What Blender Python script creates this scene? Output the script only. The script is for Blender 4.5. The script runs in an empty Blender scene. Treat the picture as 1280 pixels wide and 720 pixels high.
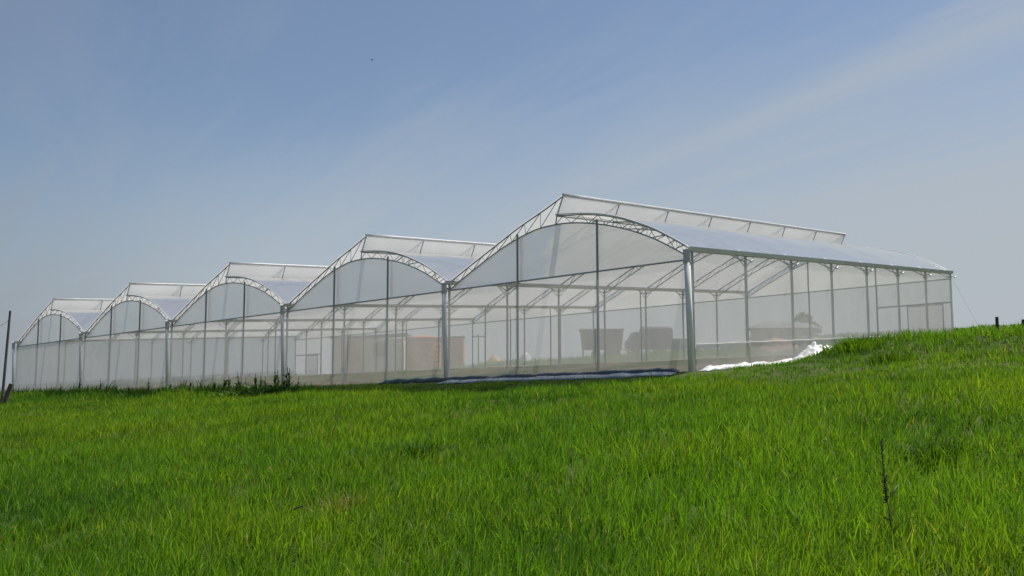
import bpy, bmesh, math, random
import numpy as np
from mathutils import Vector, Matrix, noise as mnoise

random.seed(7)
rng = np.random.default_rng(11)
scn = bpy.context.scene
COL = scn.collection
R = math.radians

# ------------------------------------------------------------------ site survey
F_PX = 1201.19                      # focal length for a 1280 px wide picture
PITCH, ROLL = R(5.7136), R(-0.11694)
HP = 3.312                          # post height
W, S = 9.6, 2.8562                  # bay width, post spacing along the bays
YAW = R(46.873)
SU, SV = -0.02137, 0.05180          # the greenhouse follows the hillside
C0 = np.array([4.8842, 25.8544, 3.6365 - HP])     # foot of the near corner post
Ux, Uy = -math.sin(YAW), math.cos(YAW)
Vx, Vy = math.cos(YAW), math.sin(YAW)
NB, NV = 5, 7

def G(u, v, h):
    """point in the greenhouse frame, relative to the corner foot"""
    return Vector((u*W*Ux + v*S*Vx, u*W*Uy + v*S*Vy, h + u*W*SU + v*S*SV))

BANK = 0.36
def sstep(a, b, x):
    t = np.clip((x-a)/(b-a), 0, 1)
    return t*t*(3-2*t)

def uv_of(x, y):
    dx, dy = x-C0[0], y-C0[1]
    return dx*Ux+dy*Uy, dx*Vx+dy*Vy          # metres along the front, metres along the side

def vnoise(x, y, seed=0):
    """cheap smooth value noise, vectorised"""
    x = np.asarray(x, float)+seed*17.31; y = np.asarray(y, float)-seed*9.77
    xi, yi = np.floor(x), np.floor(y)
    fx, fy = x-xi, y-yi
    fx, fy = fx*fx*(3-2*fx), fy*fy*(3-2*fy)
    def h(a, b):
        n = np.sin(a*127.1+b*311.7+seed*74.7)*43758.5453
        return n-np.floor(n)
    return ((h(xi, yi)*(1-fx)+h(xi+1, yi)*fx)*(1-fy)+(h(xi, yi+1)*(1-fx)+h(xi+1, yi+1)*fx)*fy)*2-1

def terrain(x, y):
    x = np.asarray(x, float); y = np.asarray(y, float)
    a, b = uv_of(x, y)
    z = C0[2]+a*SU+b*SV
    d = np.hypot(x, y)
    inside = (a > -0.3) & (a < NB*W+0.3) & (b > -0.3) & (b < NV*S+0.3)
    # the slope in front of the greenhouse falls away towards the camera
    w = np.maximum(-b, 0)
    dip = (0.27-0.10*sstep(14, 30, a)+.20*sstep(40, 50, a))*sstep(0.1, 2.0, w) + 0.78*sstep(2, 24, w)
    side = np.maximum(-a, 0)
    z = z - dip*(1-0.0*side)
    z = z - 0.035*np.maximum(w-22, 0)
    # bank along the right-hand side wall
    bank = sstep(0.9, 3.6, side)*sstep(.1, 2.6, b-0.05*side)*(1+.115*np.clip(side-3, 0, 9))
    z = z + BANK*bank + 0.22*sstep(0.6, 1.8, side)*np.exp(-((b-4.6)/1.1)**2)*(1-sstep(4, 9, side))
    z = z + 0.19*np.exp(-(((a+3.9)/1.2)**2+((b-2.2)/1.3)**2))
    # floor bank within
    z = z + 0.16*sstep(1.5, 5, b)*sstep(0.3, 2, a)*(1-sstep(18, 19.5, b))
    # distant rise, then the far side of the hill; falls away to the left
    z = z + 0.0085*np.maximum(d-45, 0)*(1-sstep(230, 320, d)) - 0.085*np.maximum(d-235, 0)
    z = z - 0.10*np.maximum(a-(NB*W+1), 0)
    und = 0.12*vnoise(x/3.1, y/3.1, 1)+0.075*vnoise(x/1.1, y/1.1, 2)+0.10*vnoise(x/8, y/8, 5)
    und = und*np.where(inside, 0.15, 1)*sstep(0.0, 3.0, np.where(b < 0, -b, np.where(a < 0, -a, 3)))
    return z+und


def tz(x, y):
    return float(terrain(x, y))

# camera frame
cp, sp = math.cos(PITCH), math.sin(PITCH)
fwd = Vector((0, cp, sp)); up0 = Vector((0, -sp, cp)); rt0 = Vector((1, 0, 0))
rt = rt0*math.cos(ROLL)+up0*math.sin(ROLL); up = up0*math.cos(ROLL)-rt0*math.sin(ROLL)
def ray(px, py):
    return fwd+rt*((px-640)/F_PX)+up*((360-py)/F_PX)
def ground_at(px, depth):
    """ground point seen in the column px of the photograph at a given distance"""
    d = ray(px, 440); d = d/d.y
    x, y = d.x*depth, depth
    return Vector((x, y, tz(x, y)))

# ------------------------------------------------------------------ materials
def new_mat(name):
    m = bpy.data.materials.new(name); m.use_nodes = True
    nt = m.node_tree; nt.nodes.clear()
    out = nt.nodes.new('ShaderNodeOutputMaterial')
    return m, nt, out
def N(nt, t, **kw):
    n = nt.nodes.new(t)
    for k, v in kw.items(): setattr(n, k, v)
    return n
def noise_mix(nt, c1, c2, scale, lo=.35, hi=.65, detail=5, vec=None, coord='Object'):
    tc = N(nt, 'ShaderNodeTexCoord')
    nz = N(nt, 'ShaderNodeTexNoise'); nz.inputs['Scale'].default_value = scale; nz.inputs['Detail'].default_value = detail
    if vec:
        mp = N(nt, 'ShaderNodeMapping'); mp.inputs['Scale'].default_value = vec
        nt.links.new(tc.outputs[coord], mp.inputs['Vector']); nt.links.new(mp.outputs[0], nz.inputs['Vector'])
    else:
        nt.links.new(tc.outputs[coord], nz.inputs['Vector'])
    mr = N(nt, 'ShaderNodeMapRange'); mr.inputs['From Min'].default_value = lo; mr.inputs['From Max'].default_value = hi
    nt.links.new(nz.outputs['Fac'], mr.inputs['Value'])
    mx = N(nt, 'ShaderNodeMix', data_type='RGBA')
    mx.inputs[6].default_value = (*c1, 1); mx.inputs[7].default_value = (*c2, 1)
    nt.links.new(mr.outputs[0], mx.inputs[0])
    return mx.outputs[2], nz
def surf(name, c1, c2=None, scale=3, rough=.6, metal=0, bump=0, vec=None, bscale=None, spec=.5):
    m, nt, out = new_mat(name)
    p = N(nt, 'ShaderNodeBsdfPrincipled')
    p.inputs['Roughness'].default_value = rough; p.inputs['Metallic'].default_value = metal
    p.inputs['Specular IOR Level'].default_value = spec
    c2 = c2 or tuple(x*.75 for x in c1)
    col, nz = noise_mix(nt, c1, c2, scale, vec=vec)
    nt.links.new(col, p.inputs['Base Color'])
    if bump:
        b = N(nt, 'ShaderNodeBump'); b.inputs['Strength'].default_value = bump
        b.inputs['Distance'].default_value = .05
        n2 = N(nt, 'ShaderNodeTexNoise'); n2.inputs['Scale'].default_value = bscale or scale*4; n2.inputs['Detail'].default_value = 6
        tc = N(nt, 'ShaderNodeTexCoord'); nt.links.new(tc.outputs['Object'], n2.inputs['Vector'])
        nt.links.new(n2.outputs['Fac'], b.inputs['Height']); nt.links.new(b.outputs[0], p.inputs['Normal'])
    nt.links.new(p.outputs[0], out.inputs[0])
    return m

def sheet(name, clear, albedo, trans=.6, gloss=0.0, rough=.25, grazing=.35, wrinkle=.15, wscale=(1, 1, 1), var=.06):
    """woven screen or polythene film: open share, the rest scatters light on both sides"""
    m, nt, out = new_mat(name)
    tr = N(nt, 'ShaderNodeBsdfTransparent')
    df = N(nt, 'ShaderNodeBsdfDiffuse'); tl = N(nt, 'ShaderNodeBsdfTranslucent')
    col, nz = noise_mix(nt, albedo, tuple(a*.9 for a in albedo), .8, vec=wscale)
    nt.links.new(col, df.inputs[0]); nt.links.new(col, tl.inputs[0])
    m1 = N(nt, 'ShaderNodeMixShader'); m1.inputs[0].default_value = trans
    nt.links.new(df.outputs[0], m1.inputs[1]); nt.links.new(tl.outputs[0], m1.inputs[2])
    body = m1.outputs[0]
    # opacity: patches of dust, and threads close up when seen at a slant
    lw = N(nt, 'ShaderNodeLayerWeight'); lw.inputs['Blend'].default_value = .5
    pw = N(nt, 'ShaderNodeMath', operation='POWER'); pw.inputs[1].default_value = 3
    nt.links.new(lw.outputs['Facing'], pw.inputs[0])
    ml = N(nt, 'ShaderNodeMath', operation='MULTIPLY'); ml.inputs[1].default_value = grazing
    nt.links.new(pw.outputs[0], ml.inputs[0])
    n2 = N(nt, 'ShaderNodeTexNoise'); n2.inputs['Scale'].default_value = 1.3; n2.inputs['Detail'].default_value = 6
    tc = N(nt, 'ShaderNodeTexCoord'); mp = N(nt, 'ShaderNodeMapping'); mp.inputs['Scale'].default_value = wscale
    nt.links.new(tc.outputs['Object'], mp.inputs[0]); nt.links.new(mp.outputs[0], n2.inputs['Vector'])
    ma = N(nt, 'ShaderNodeMath', operation='MULTIPLY_ADD'); ma.inputs[1].default_value = var*2; ma.inputs[2].default_value = 1-clear-var
    nt.links.new(n2.outputs['Fac'], ma.inputs[0])
    ad = N(nt, 'ShaderNodeMath', operation='ADD', use_clamp=True)
    nt.links.new(ma.outputs[0], ad.inputs[0]); nt.links.new(ml.outputs[0], ad.inputs[1])
    m2 = N(nt, 'ShaderNodeMixShader')
    nt.links.new(ad.outputs[0], m2.inputs[0]); nt.links.new(tr.outputs[0], m2.inputs[1]); nt.links.new(body, m2.inputs[2])
    res = m2.outputs[0]
    if gloss:
        g = N(nt, 'ShaderNodeBsdfGlossy'); g.inputs['Roughness'].default_value = rough
        g.inputs[0].default_value = (1, 1, 1, 1)
        fr = N(nt, 'ShaderNodeFresnel'); fr.inputs[0].default_value = 1.5
        mm = N(nt, 'ShaderNodeMath', operation='MULTIPLY', use_clamp=True); mm.inputs[1].default_value = gloss
        nt.links.new(fr.outputs[0], mm.inputs[0])
        m3 = N(nt, 'ShaderNodeMixShader'); nt.links.new(mm.outputs[0], m3.inputs[0])
        nt.links.new(res, m3.inputs[1]); nt.links.new(g.outputs[0], m3.inputs[2]); res = m3.outputs[0]
        b = N(nt, 'ShaderNodeBump'); b.inputs['Strength'].default_value = wrinkle; b.inputs['Distance'].default_value = .05
        nt.links.new(n2.outputs['Fac'], b.inputs['Height']); nt.links.new(b.outputs[0], g.inputs['Normal'])
    nt.links.new(res, out.inputs[0])
    return m

M = {}
M['steel'] = surf('galvanised_steel', (.52, .53, .53), (.42, .43, .43), 6, .6, .1)
M['steel_dark'] = surf('weathered_steel', (.30, .33, .345), (.23, .26, .27), 6, .55, .15)
M['pipe'] = surf('pvc_pipe', (.78, .78, .76), (.68, .68, .66), 1.5, .75, spec=.1)
M['galv'] = surf('galvanised_gutter', (.70, .68, .67), (.62, .60, .60), 3, .6, spec=.2)
M['white'] = surf('white_profile', (.8, .8, .8), (.7, .7, .7), 2, .35)
M['screen'] = sheet('insect_screen', .59, (.74, .735, .72), trans=.5, grazing=.45, wscale=(1, 1, .35), var=.08)
M['skirt'] = sheet('skirt_film', .46, (.64, .63, .62), trans=.5, gloss=.5, wscale=(1, 1, .4), var=.08)
M['gable'] = sheet('gable_film', .10, (.86, .855, .85), trans=.58, gloss=.5, rough=.4, wrinkle=.3, wscale=(.5, .5, 1.2), var=.08)
M['roof'] = sheet('roof_film', .36, (.80, .79, .76), trans=.62, gloss=.55, rough=.12, wrinkle=.25, wscale=(.7, .7, .7), var=.06)
M['vent'] = sheet('vent_screen', .36, (.88, .88, .88), trans=.5, grazing=.3, var=.03)
M['plastic_white'] = surf('white_plastic', (.75, .76, .77), (.6, .6, .6), 3, .35, 0, .6, bscale=9)
M['plastic_blue'] = surf('dark_plastic', (.035, .05, .07), (.06, .08, .10), 2, .3, 0, .5, bscale=7)
M['plastic_grey'] = surf('grey_plastic', (.30, .35, .40), (.20, .24, .29), 2.5, .35, 0, .5, bscale=9)
M['wood'] = surf('weathered_wood', (.13, .115, .10), (.07, .06, .05), 8, .9, 0, .4, vec=(1, 1, .1))
M['wood_dark'] = surf('dark_wood', (.075, .065, .055), (.05, .043, .037), 8, .9, 0, .4, vec=(1, 1, .1))

# ------------------------------------------------------------------ object helpers
def tag(o, label=None, cat=None, group=None, kind=None):
    if label: o['label'] = label
    if cat: o['category'] = cat
    if group: o['group'] = group
    if kind: o['kind'] = kind
    return o
def empty(name, loc, label=None, cat=None, group=None):
    o = bpy.data.objects.new(name, None); COL.objects.link(o); o.location = loc
    return tag(o, label, cat, group)
class MB:
    def __init__(s): s.v = []; s.f = []
    def quad(s, a, b, c, d):
        i = len(s.v); s.v += [a, b, c, d]; s.f.append((i, i+1, i+2, i+3))
    def box(s, x0, x1, y0, y1, z0, z1, tx=0):
        i = len(s.v)
        s.v += [Vector(p) for p in ((x0, y0, z0), (x1, y0, z0), (x1, y1, z0), (x0, y1, z0), (x0-tx, y0, z1), (x1+tx, y0, z1), (x1+tx, y1, z1), (x0-tx, y1, z1))]
        s.f += [tuple(i+k for k in f) for f in ((0, 3, 2, 1), (4, 5, 6, 7), (0, 1, 5, 4), (1, 2, 6, 5), (2, 3, 7, 6), (3, 0, 4, 7))]
    def tube(s, pts, r, n=6, r1=None):
        pts = [Vector(p) for p in pts]; base = len(s.v); L = len(pts)
        ref = None
        for k, p in enumerate(pts):
            t = (pts[min(k+1, L-1)]-pts[max(k-1, 0)]).normalized()
            if ref is None: ref = Vector((0, 0, 1)) if abs(t.z) < .9 else Vector((1, 0, 0))
            a = t.cross(ref).normalized(); b = t.cross(a)
            rr = r if r1 is None else r+(r1-r)*k/(L-1)
            for j in range(n):
                th = 2*math.pi*j/n+math.pi/n
                s.v.append(p+a*math.cos(th)*rr+b*math.sin(th)*rr)
        for k in range(L-1):
            for j in range(n):
                a0 = base+k*n+j; a1 = base+k*n+(j+1) % n
                s.f.append((a0, a1, a1+n, a0+n))
        s.f.append(tuple(base+j for j in range(n))[::-1]); s.f.append(tuple(base+(L-1)*n+j for j in range(n)))
    def cyl(s, c0, c1, r, n=16): s.tube([c0, c1], r, n)
    def grid(s, P):
        base = len(s.v); a, b = len(P), len(P[0])
        for row in P: s.v += list(row)
        for i in range(a-1):
            for j in range(b-1):
                k = base+i*b+j; s.f.append((k, k+1, k+b+1, k+b))
    def build(s, name, mat, parent=None, smooth=False, loc=None, bevel=0):
        me = bpy.data.meshes.new(name); me.from_pydata([tuple(v) for v in s.v], [], s.f); me.update()
        if smooth:
            me.polygons.foreach_set('use_smooth', [True]*len(me.polygons))
        me.materials.append(mat)
        o = bpy.data.objects.new(name, me); COL.objects.link(o)
        if parent: o.parent = parent
        if loc is not None: o.location = loc
        if bevel:
            b = o.modifiers.new('bevel', 'BEVEL'); b.width = bevel; b.segments = 2
        return o
def copy_tree(o, parent=None):
    c = o.copy(); COL.objects.link(c)
    if parent is not None: c.parent = parent
    for ch in list(o.children): copy_tree(ch, c)
    return c

# ------------------------------------------------------------------ camera, world, sun
cam_d = bpy.data.cameras.new('camera'); cam = bpy.data.objects.new('camera', cam_d); COL.objects.link(cam)
cam_d.sensor_width = 36; cam_d.lens = F_PX/1280*36; cam_d.clip_start = .05; cam_d.clip_end = 6000
mw = Matrix.Identity(4)
for i in range(3): mw[i][0] = rt[i]; mw[i][1] = up[i]; mw[i][2] = -fwd[i]
cam.matrix_world = mw
scn.camera = cam

SUN_EL, SUN_AZ = R(58), R(60)            # azimuth from +Y towards +X
world = bpy.data.worlds.new('World'); scn.world = world; world.use_nodes = True
nt = world.node_tree; nt.nodes.clear()
out = N(nt, 'ShaderNodeOutputWorld'); bg = N(nt, 'ShaderNodeBackground'); bg.inputs[1].default_value = .073
sky = N(nt, 'ShaderNodeTexSky', sky_type='NISHITA'); sky.sun_disc = False
sky.sun_elevation = SUN_EL; sky.sun_rotation = SUN_AZ
sky.air_density = 1.0; sky.dust_density = .7; sky.ozone_density = 2.0; sky.altitude = 300
# thin cirrus and humid air near the horizon, laid out in sky directions
tc = N(nt, 'ShaderNodeTexCoord'); sx = N(nt, 'ShaderNodeSeparateXYZ'); nt.links.new(tc.outputs['Generated'], sx.inputs[0])
zz = N(nt, 'ShaderNodeMath', operation='MAXIMUM'); zz.inputs[1].default_value = .0; nt.links.new(sx.outputs[2], zz.inputs[0])
za = N(nt, 'ShaderNodeMath', operation='ADD'); za.inputs[1].default_value = .12; nt.links.new(zz.outputs[0], za.inputs[0])
px = N(nt, 'ShaderNodeMath', operation='DIVIDE'); nt.links.new(sx.outputs[0], px.inputs[0]); nt.links.new(za.outputs[0], px.inputs[1])
py = N(nt, 'ShaderNodeMath', operation='DIVIDE'); nt.links.new(sx.outputs[1], py.inputs[0]); nt.links.new(za.outputs[0], py.inputs[1])
cx_ = N(nt, 'ShaderNodeCombineXYZ'); nt.links.new(px.outputs[0], cx_.inputs[0]); nt.links.new(py.outputs[0], cx_.inputs[1])
def skyq(px_, py_):
    d = ray(px_, py_).normalized(); return d.x/(d.z+.12), d.y/(d.z+.12)
def mth(op, *a, clamp=False):
    n = N(nt, 'ShaderNodeMath', operation=op, use_clamp=clamp)
    for i, q in enumerate(a):
        if hasattr(q, 'is_linked'): nt.links.new(q, n.inputs[i])
        else: n.inputs[i].default_value = q
    return n.outputs[0]
q0, q1 = skyq(800, 215), skyq(1290, 18)
ang = math.atan2(q1[1]-q0[1], q1[0]-q0[0])
mp = N(nt, 'ShaderNodeMapping', vector_type='POINT'); mp.inputs['Rotation'].default_value = (0, 0, -ang); mp.inputs['Location'].default_value = (0, 0, 0)
nt.links.new(cx_.outputs[0], mp.inputs[0])
st = N(nt, 'ShaderNodeMapping'); st.inputs['Scale'].default_value = (.35, 1.9, 1); nt.links.new(mp.outputs[0], st.inputs[0])
cn = N(nt, 'ShaderNodeTexNoise'); cn.inputs['Scale'].default_value = 1.1; cn.inputs['Detail'].default_value = 7; cn.inputs['Roughness'].default_value = .58; cn.inputs['Distortion'].default_value = .35
nt.links.new(st.outputs[0], cn.inputs['Vector'])
sp_ = N(nt, 'ShaderNodeSeparateXYZ'); nt.links.new(mp.outputs[0], sp_.inputs[0])
off = -math.sin(ang)*q0[0]+math.cos(ang)*q0[1]
wob = mth('MULTIPLY_ADD', cn.outputs['Fac'], .75, -.375)
dist = mth('ABSOLUTE', mth('ADD', mth('SUBTRACT', sp_.outputs[1], off), wob))
band = N(nt, 'ShaderNodeMapRange', interpolation_type='SMOOTHSTEP'); band.inputs['From Min'].default_value = 0; band.inputs['From Max'].default_value = .22; band.inputs['To Min'].default_value = .44; band.inputs['To Max'].default_value = 0
nt.links.new(dist, band.inputs['Value'])
# only to the right
rgt = N(nt, 'ShaderNodeMapRange', interpolation_type='SMOOTHSTEP'); rgt.inputs['From Min'].default_value = -.1; rgt.inputs['From Max'].default_value = .9
nt.links.new(px.outputs[0], rgt.inputs['Value'])
wisp = N(nt, 'ShaderNodeMapRange', interpolation_type='SMOOTHSTEP'); wisp.inputs['From Min'].default_value = .45; wisp.inputs['From Max'].default_value = .8; wisp.inputs['To Max'].default_value = .38
nt.links.new(cn.outputs['Fac'], wisp.inputs['Value'])
crv = mth('ADD', mth('MULTIPLY', band.outputs[0], rgt.outputs[0]), wisp.outputs[0], clamp=True)
# humid layer: thick at the horizon
hz = N(nt, 'ShaderNodeMapRange', interpolation_type='SMOOTHSTEP'); hz.inputs['From Min'].default_value = .06; hz.inputs['From Max'].default_value = .34; hz.inputs['To Min'].default_value = .97; hz.inputs['To Max'].default_value = .10
hn = N(nt, 'ShaderNodeTexNoise'); hn.inputs['Scale'].default_value = 2.2; hn.inputs['Detail'].default_value = 5; hn.inputs['Roughness'].default_value = .55; hn.inputs['Distortion'].default_value = .5
nt.links.new(st.outputs[0], hn.inputs['Vector'])
lift = mth('MULTIPLY', sx.outputs[0], -.13)
nt.links.new(mth('ADD', mth('ADD', zz.outputs[0], lift), mth('MULTIPLY_ADD', hn.outputs['Fac'], .14, -.07)), hz.inputs['Value'])
mx1 = N(nt, 'ShaderNodeMath', operation='MAXIMUM'); 
inv = N(nt, 'ShaderNodeMath', operation='SUBTRACT'); inv.inputs[0].default_value = 1; nt.links.new(crv, inv.inputs[1])
inv2 = N(nt, 'ShaderNodeMath', operation='SUBTRACT'); inv2.inputs[0].default_value = 1; nt.links.new(hz.outputs[0], inv2.inputs[1])
ml = N(nt, 'ShaderNodeMath', operation='MULTIPLY'); nt.links.new(inv.outputs[0], ml.inputs[0]); nt.links.new(inv2.outputs[0], ml.inputs[1])
fac = N(nt, 'ShaderNodeMath', operation='SUBTRACT'); fac.inputs[0].default_value = 1; nt.links.new(ml.outputs[0], fac.inputs[1])
mixc = N(nt, 'ShaderNodeMix', data_type='RGBA'); nt.links.new(fac.outputs[0], mixc.inputs[0])
nt.links.new(sky.outputs[0], mixc.inputs[6]); 
lr = N(nt, 'ShaderNodeMapRange', interpolation_type='SMOOTHSTEP'); lr.inputs['From Min'].default_value = -.54; lr.inputs['From Max'].default_value = -.20
nt.links.new(sx.outputs[0], lr.inputs['Value'])
hc = N(nt, 'ShaderNodeMix', data_type='RGBA'); nt.links.new(lr.outputs[0], hc.inputs[0]); hc.inputs[6].default_value = (3.15, 3.5, 4.0, 1); hc.inputs[7].default_value = (4.75, 5.22, 5.65, 1)
nt.links.new(hc.outputs[2], mixc.inputs[7])
nt.links.new(mixc.outputs[2], bg.inputs[0]); nt.links.new(bg.outputs[0], out.inputs[0])

sd = bpy.data.lights.new('sun', 'SUN'); sd.energy = 4.2; sd.angle = R(.53); sd.color = (1, .95, .87)
so = bpy.data.objects.new('sun', sd); COL.objects.link(so)
sdir = Vector((math.sin(SUN_AZ)*math.cos(SUN_EL), math.cos(SUN_AZ)*math.cos(SUN_EL), math.sin(SUN_EL)))
so.rotation_euler = sdir.to_track_quat('Z', 'Y').to_euler(); so.location = (0, 0, 50)
vs = scn.view_settings; vs.view_transform = 'Standard'; vs.look = 'None'; vs.exposure = .35; vs.gamma = 1; vs.use_curve_mapping = False
scn.cycles.transparent_max_bounces = 48; scn.cycles.max_bounces = 10; scn.cycles.use_denoising = True
scn.cycles.transmission_bounces = 6; scn.cycles.diffuse_bounces = 4

# ------------------------------------------------------------------ ground
def make_ground():
    na = 300
    rad = [0.0]+list(np.geomspace(1.0, 70, 190))+list(np.geomspace(73, 2200, 60))
    verts = [(0, 0, tz(0, 0))]; faces = []
    th = np.linspace(0, 2*np.pi, na, endpoint=False)
    # more spokes in front
    th = th-0.8*np.sin(2*0)  # even spacing
    tf = np.linspace(-1, 1, na, endpoint=False); th = np.pi/2+np.pi*(0.35*tf+0.65*tf**3)
    for r_ in rad[1:]:
        x = np.cos(th)*r_; y = np.sin(th)*r_
        z = terrain(x, y); verts += list(zip(x, y, z))
    for j in range(na): faces.append((0, 1+j, 1+(j+1) % na))
    for k in range(len(rad)-2):
        for j in range(na):
            a = 1+k*na+j; b = 1+k*na+(j+1) % na
            faces.append((a, a+na, b+na, b))
    me = bpy.data.meshes.new('ground'); me.from_pydata(verts, [], faces); me.update()
    me.polygons.foreach_set('use_smooth', [True]*len(me.polygons))
    # land use: 1 inside the greenhouse and its yard (bare soil), 0 pasture
    v = np.array(verts); a, b = uv_of(v[:, 0], v[:, 1])
    yard = sstep(-1.2, 0, a)*(1-sstep(52, 60, a))*sstep(-.9, -.1, b)*(1-sstep(24, 32, b))
    at = me.attributes.new('yard', 'FLOAT', 'POINT'); at.data.foreach_set('value', yard.astype(np.float32))
    m, nt, out = new_mat('hillside_soil')
    p = N(nt, 'ShaderNodeBsdfPrincipled'); p.inputs['Roughness'].default_value = .95; p.inputs['Specular IOR Level'].default_value = .1
    past, _ = noise_mix(nt, (.05, .085, .016), (.085, .10, .03), .35)
    soil, _ = noise_mix(nt, (.20, .16, .09), (.06, .10, .025), .35, lo=.42, hi=.58)
    atn = N(nt, 'ShaderNodeAttribute', attribute_name='yard')
    mx = N(nt, 'ShaderNodeMix', data_type='RGBA'); nt.links.new(atn.outputs['Fac'], mx.inputs[0])
    nt.links.new(past, mx.inputs[6]); nt.links.new(soil, mx.inputs[7]); nt.links.new(mx.outputs[2], p.inputs['Base Color'])
    bn = N(nt, 'ShaderNodeTexNoise'); bn.inputs['Scale'].default_value = 6; bn.inputs['Detail'].default_value = 8
    bp = N(nt, 'ShaderNodeBump'); bp.inputs['Strength'].default_value = .8; bp.inputs['Distance'].default_value = .1
    t2 = N(nt, 'ShaderNodeTexCoord'); nt.links.new(t2.outputs['Object'], bn.inputs['Vector']); nt.links.new(bn.outputs['Fac'], bp.inputs['Height']); nt.links.new(bp.outputs[0], p.inputs['Normal'])
    nt.links.new(p.outputs[0], out.inputs[0]); me.materials.append(m)
    o = bpy.data.objects.new('ground', me); COL.objects.link(o)
    tag(o, 'green hillside with bare soil around the greenhouse', kind='structure')
make_ground()

# ------------------------------------------------------------------ grass
def blade_material(name, trans=.5, rough=.5, attr='tint', spec=.22):
    m, nt, out = new_mat(name)
    at = N(nt, 'ShaderNodeAttribute', attribute_name=attr)
    p = N(nt, 'ShaderNodeBsdfPrincipled'); p.inputs['Roughness'].default_value = rough; p.inputs['Specular IOR Level'].default_value = spec
    tl = N(nt, 'ShaderNodeBsdfTranslucent')
    g = N(nt, 'ShaderNodeMix', data_type='RGBA', blend_type='MULTIPLY'); g.inputs[0].default_value = 1; g.inputs[7].default_value = (1.8, 1.8, .45, 1)
    nt.links.new(at.outputs['Color'], g.inputs[6]); nt.links.new(g.outputs[2], tl.inputs[0])
    nt.links.new(at.outputs['Color'], p.inputs['Base Color'])
    mx = N(nt, 'ShaderNodeMixShader'); mx.inputs[0].default_value = trans
    nt.links.new(p.outputs[0], mx.inputs[1]); nt.links.new(tl.outputs[0], mx.inputs[2]); nt.links.new(mx.outputs[0], out.inputs[0])
    return m
M['blade'] = blade_material('grass_blade')
M['leaf'] = blade_material('weed_leaf', .35)

def blades_mesh(name, x, y, z, h, w, az, lean, laz, tint, segs, curl=1.0):
    """tapered bent blades; segs levels below the tip"""
    n = len(x)
    fx, fy = np.cos(az), np.sin(az)                 # width direction
    lx, ly = np.cos(laz), np.sin(laz)
    lv = segs; nvp = 2*lv+1
    V = np.zeros((n, nvp, 3), np.float32)
    prof = {2: [1.0, .8], 3: [.8, 1.0, .6]}[segs]
    for k in range(lv):
        t = k/lv
        off = lean*h*(t**1.8); zz_ = z+h*t*(1-.25*lean*t)
        cxx, cyy = x+lx*off, y+ly*off
        ww = w*prof[k]*.5
        V[:, 2*k, 0] = cxx-fx*ww; V[:, 2*k, 1] = cyy-fy*ww; V[:, 2*k, 2] = zz_
        V[:, 2*k+1, 0] = cxx+fx*ww; V[:, 2*k+1, 1] = cyy+fy*ww; V[:, 2*k+1, 2] = zz_
    V[:, -1, 0] = x+lx*lean*h; V[:, -1, 1] = y+ly*lean*h; V[:, -1, 2] = z+h*(1-.25*lean)*np.clip(1.15-.35*lean, .3, 1)
    quads = []; 
    nq = lv-1
    loops_per = nq*4+3
    base = (np.arange(n)*nvp)[:, None]
    pat = []
    for k in range(nq): pat += [2*k, 2*k+1, 2*k+3, 2*k+2]
    pat += [2*(lv-1), 2*(lv-1)+1, 2*lv]
    li = (base+np.array(pat)[None, :]).ravel().astype(np.int32)
    sizes = np.tile(np.array([4]*nq+[3]), n)
    starts = np.concatenate([[0], np.cumsum(sizes)[:-1]]).astype(np.int32)
    return V.reshape(-1, 3), li, starts, sizes, np.repeat(tint, nvp, axis=0)

def build_blades(name, chunks, mat):
    Vs, Ls, Ss, Ts = [], [], [], []; vo = lo = 0
    for V, li, st, sz, ti in chunks:
        Vs.append(V); Ls.append(li+vo); Ss.append(st+lo); Ts.append(ti); vo += len(V); lo += len(li)
    V = np.concatenate(Vs); L = np.concatenate(Ls); Sx = np.concatenate(Ss); T = np.concatenate(Ts)
    me = bpy.data.meshes.new(name)
    me.vertices.add(len(V)); me.vertices.foreach_set('co', V.ravel().astype(np.float32))
    me.loops.add(len(L)); me.loops.foreach_set('vertex_index', L.astype(np.int32))
    me.polygons.add(len(Sx)); me.polygons.foreach_set('loop_start', Sx.astype(np.int32))
    me.polygons.foreach_set('use_smooth', np.ones(len(Sx), bool))
    me.update(calc_edges=True)
    ca = me.attributes.new('tint', 'FLOAT_COLOR', 'POINT')
    ca.data.foreach_set('color', np.concatenate([T, np.ones((len(T), 1))], axis=1).astype(np.float32).ravel())
    me.materials.append(mat)
    o = bpy.data.objects.new(name, me); COL.objects.link(o)
    return o

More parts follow.
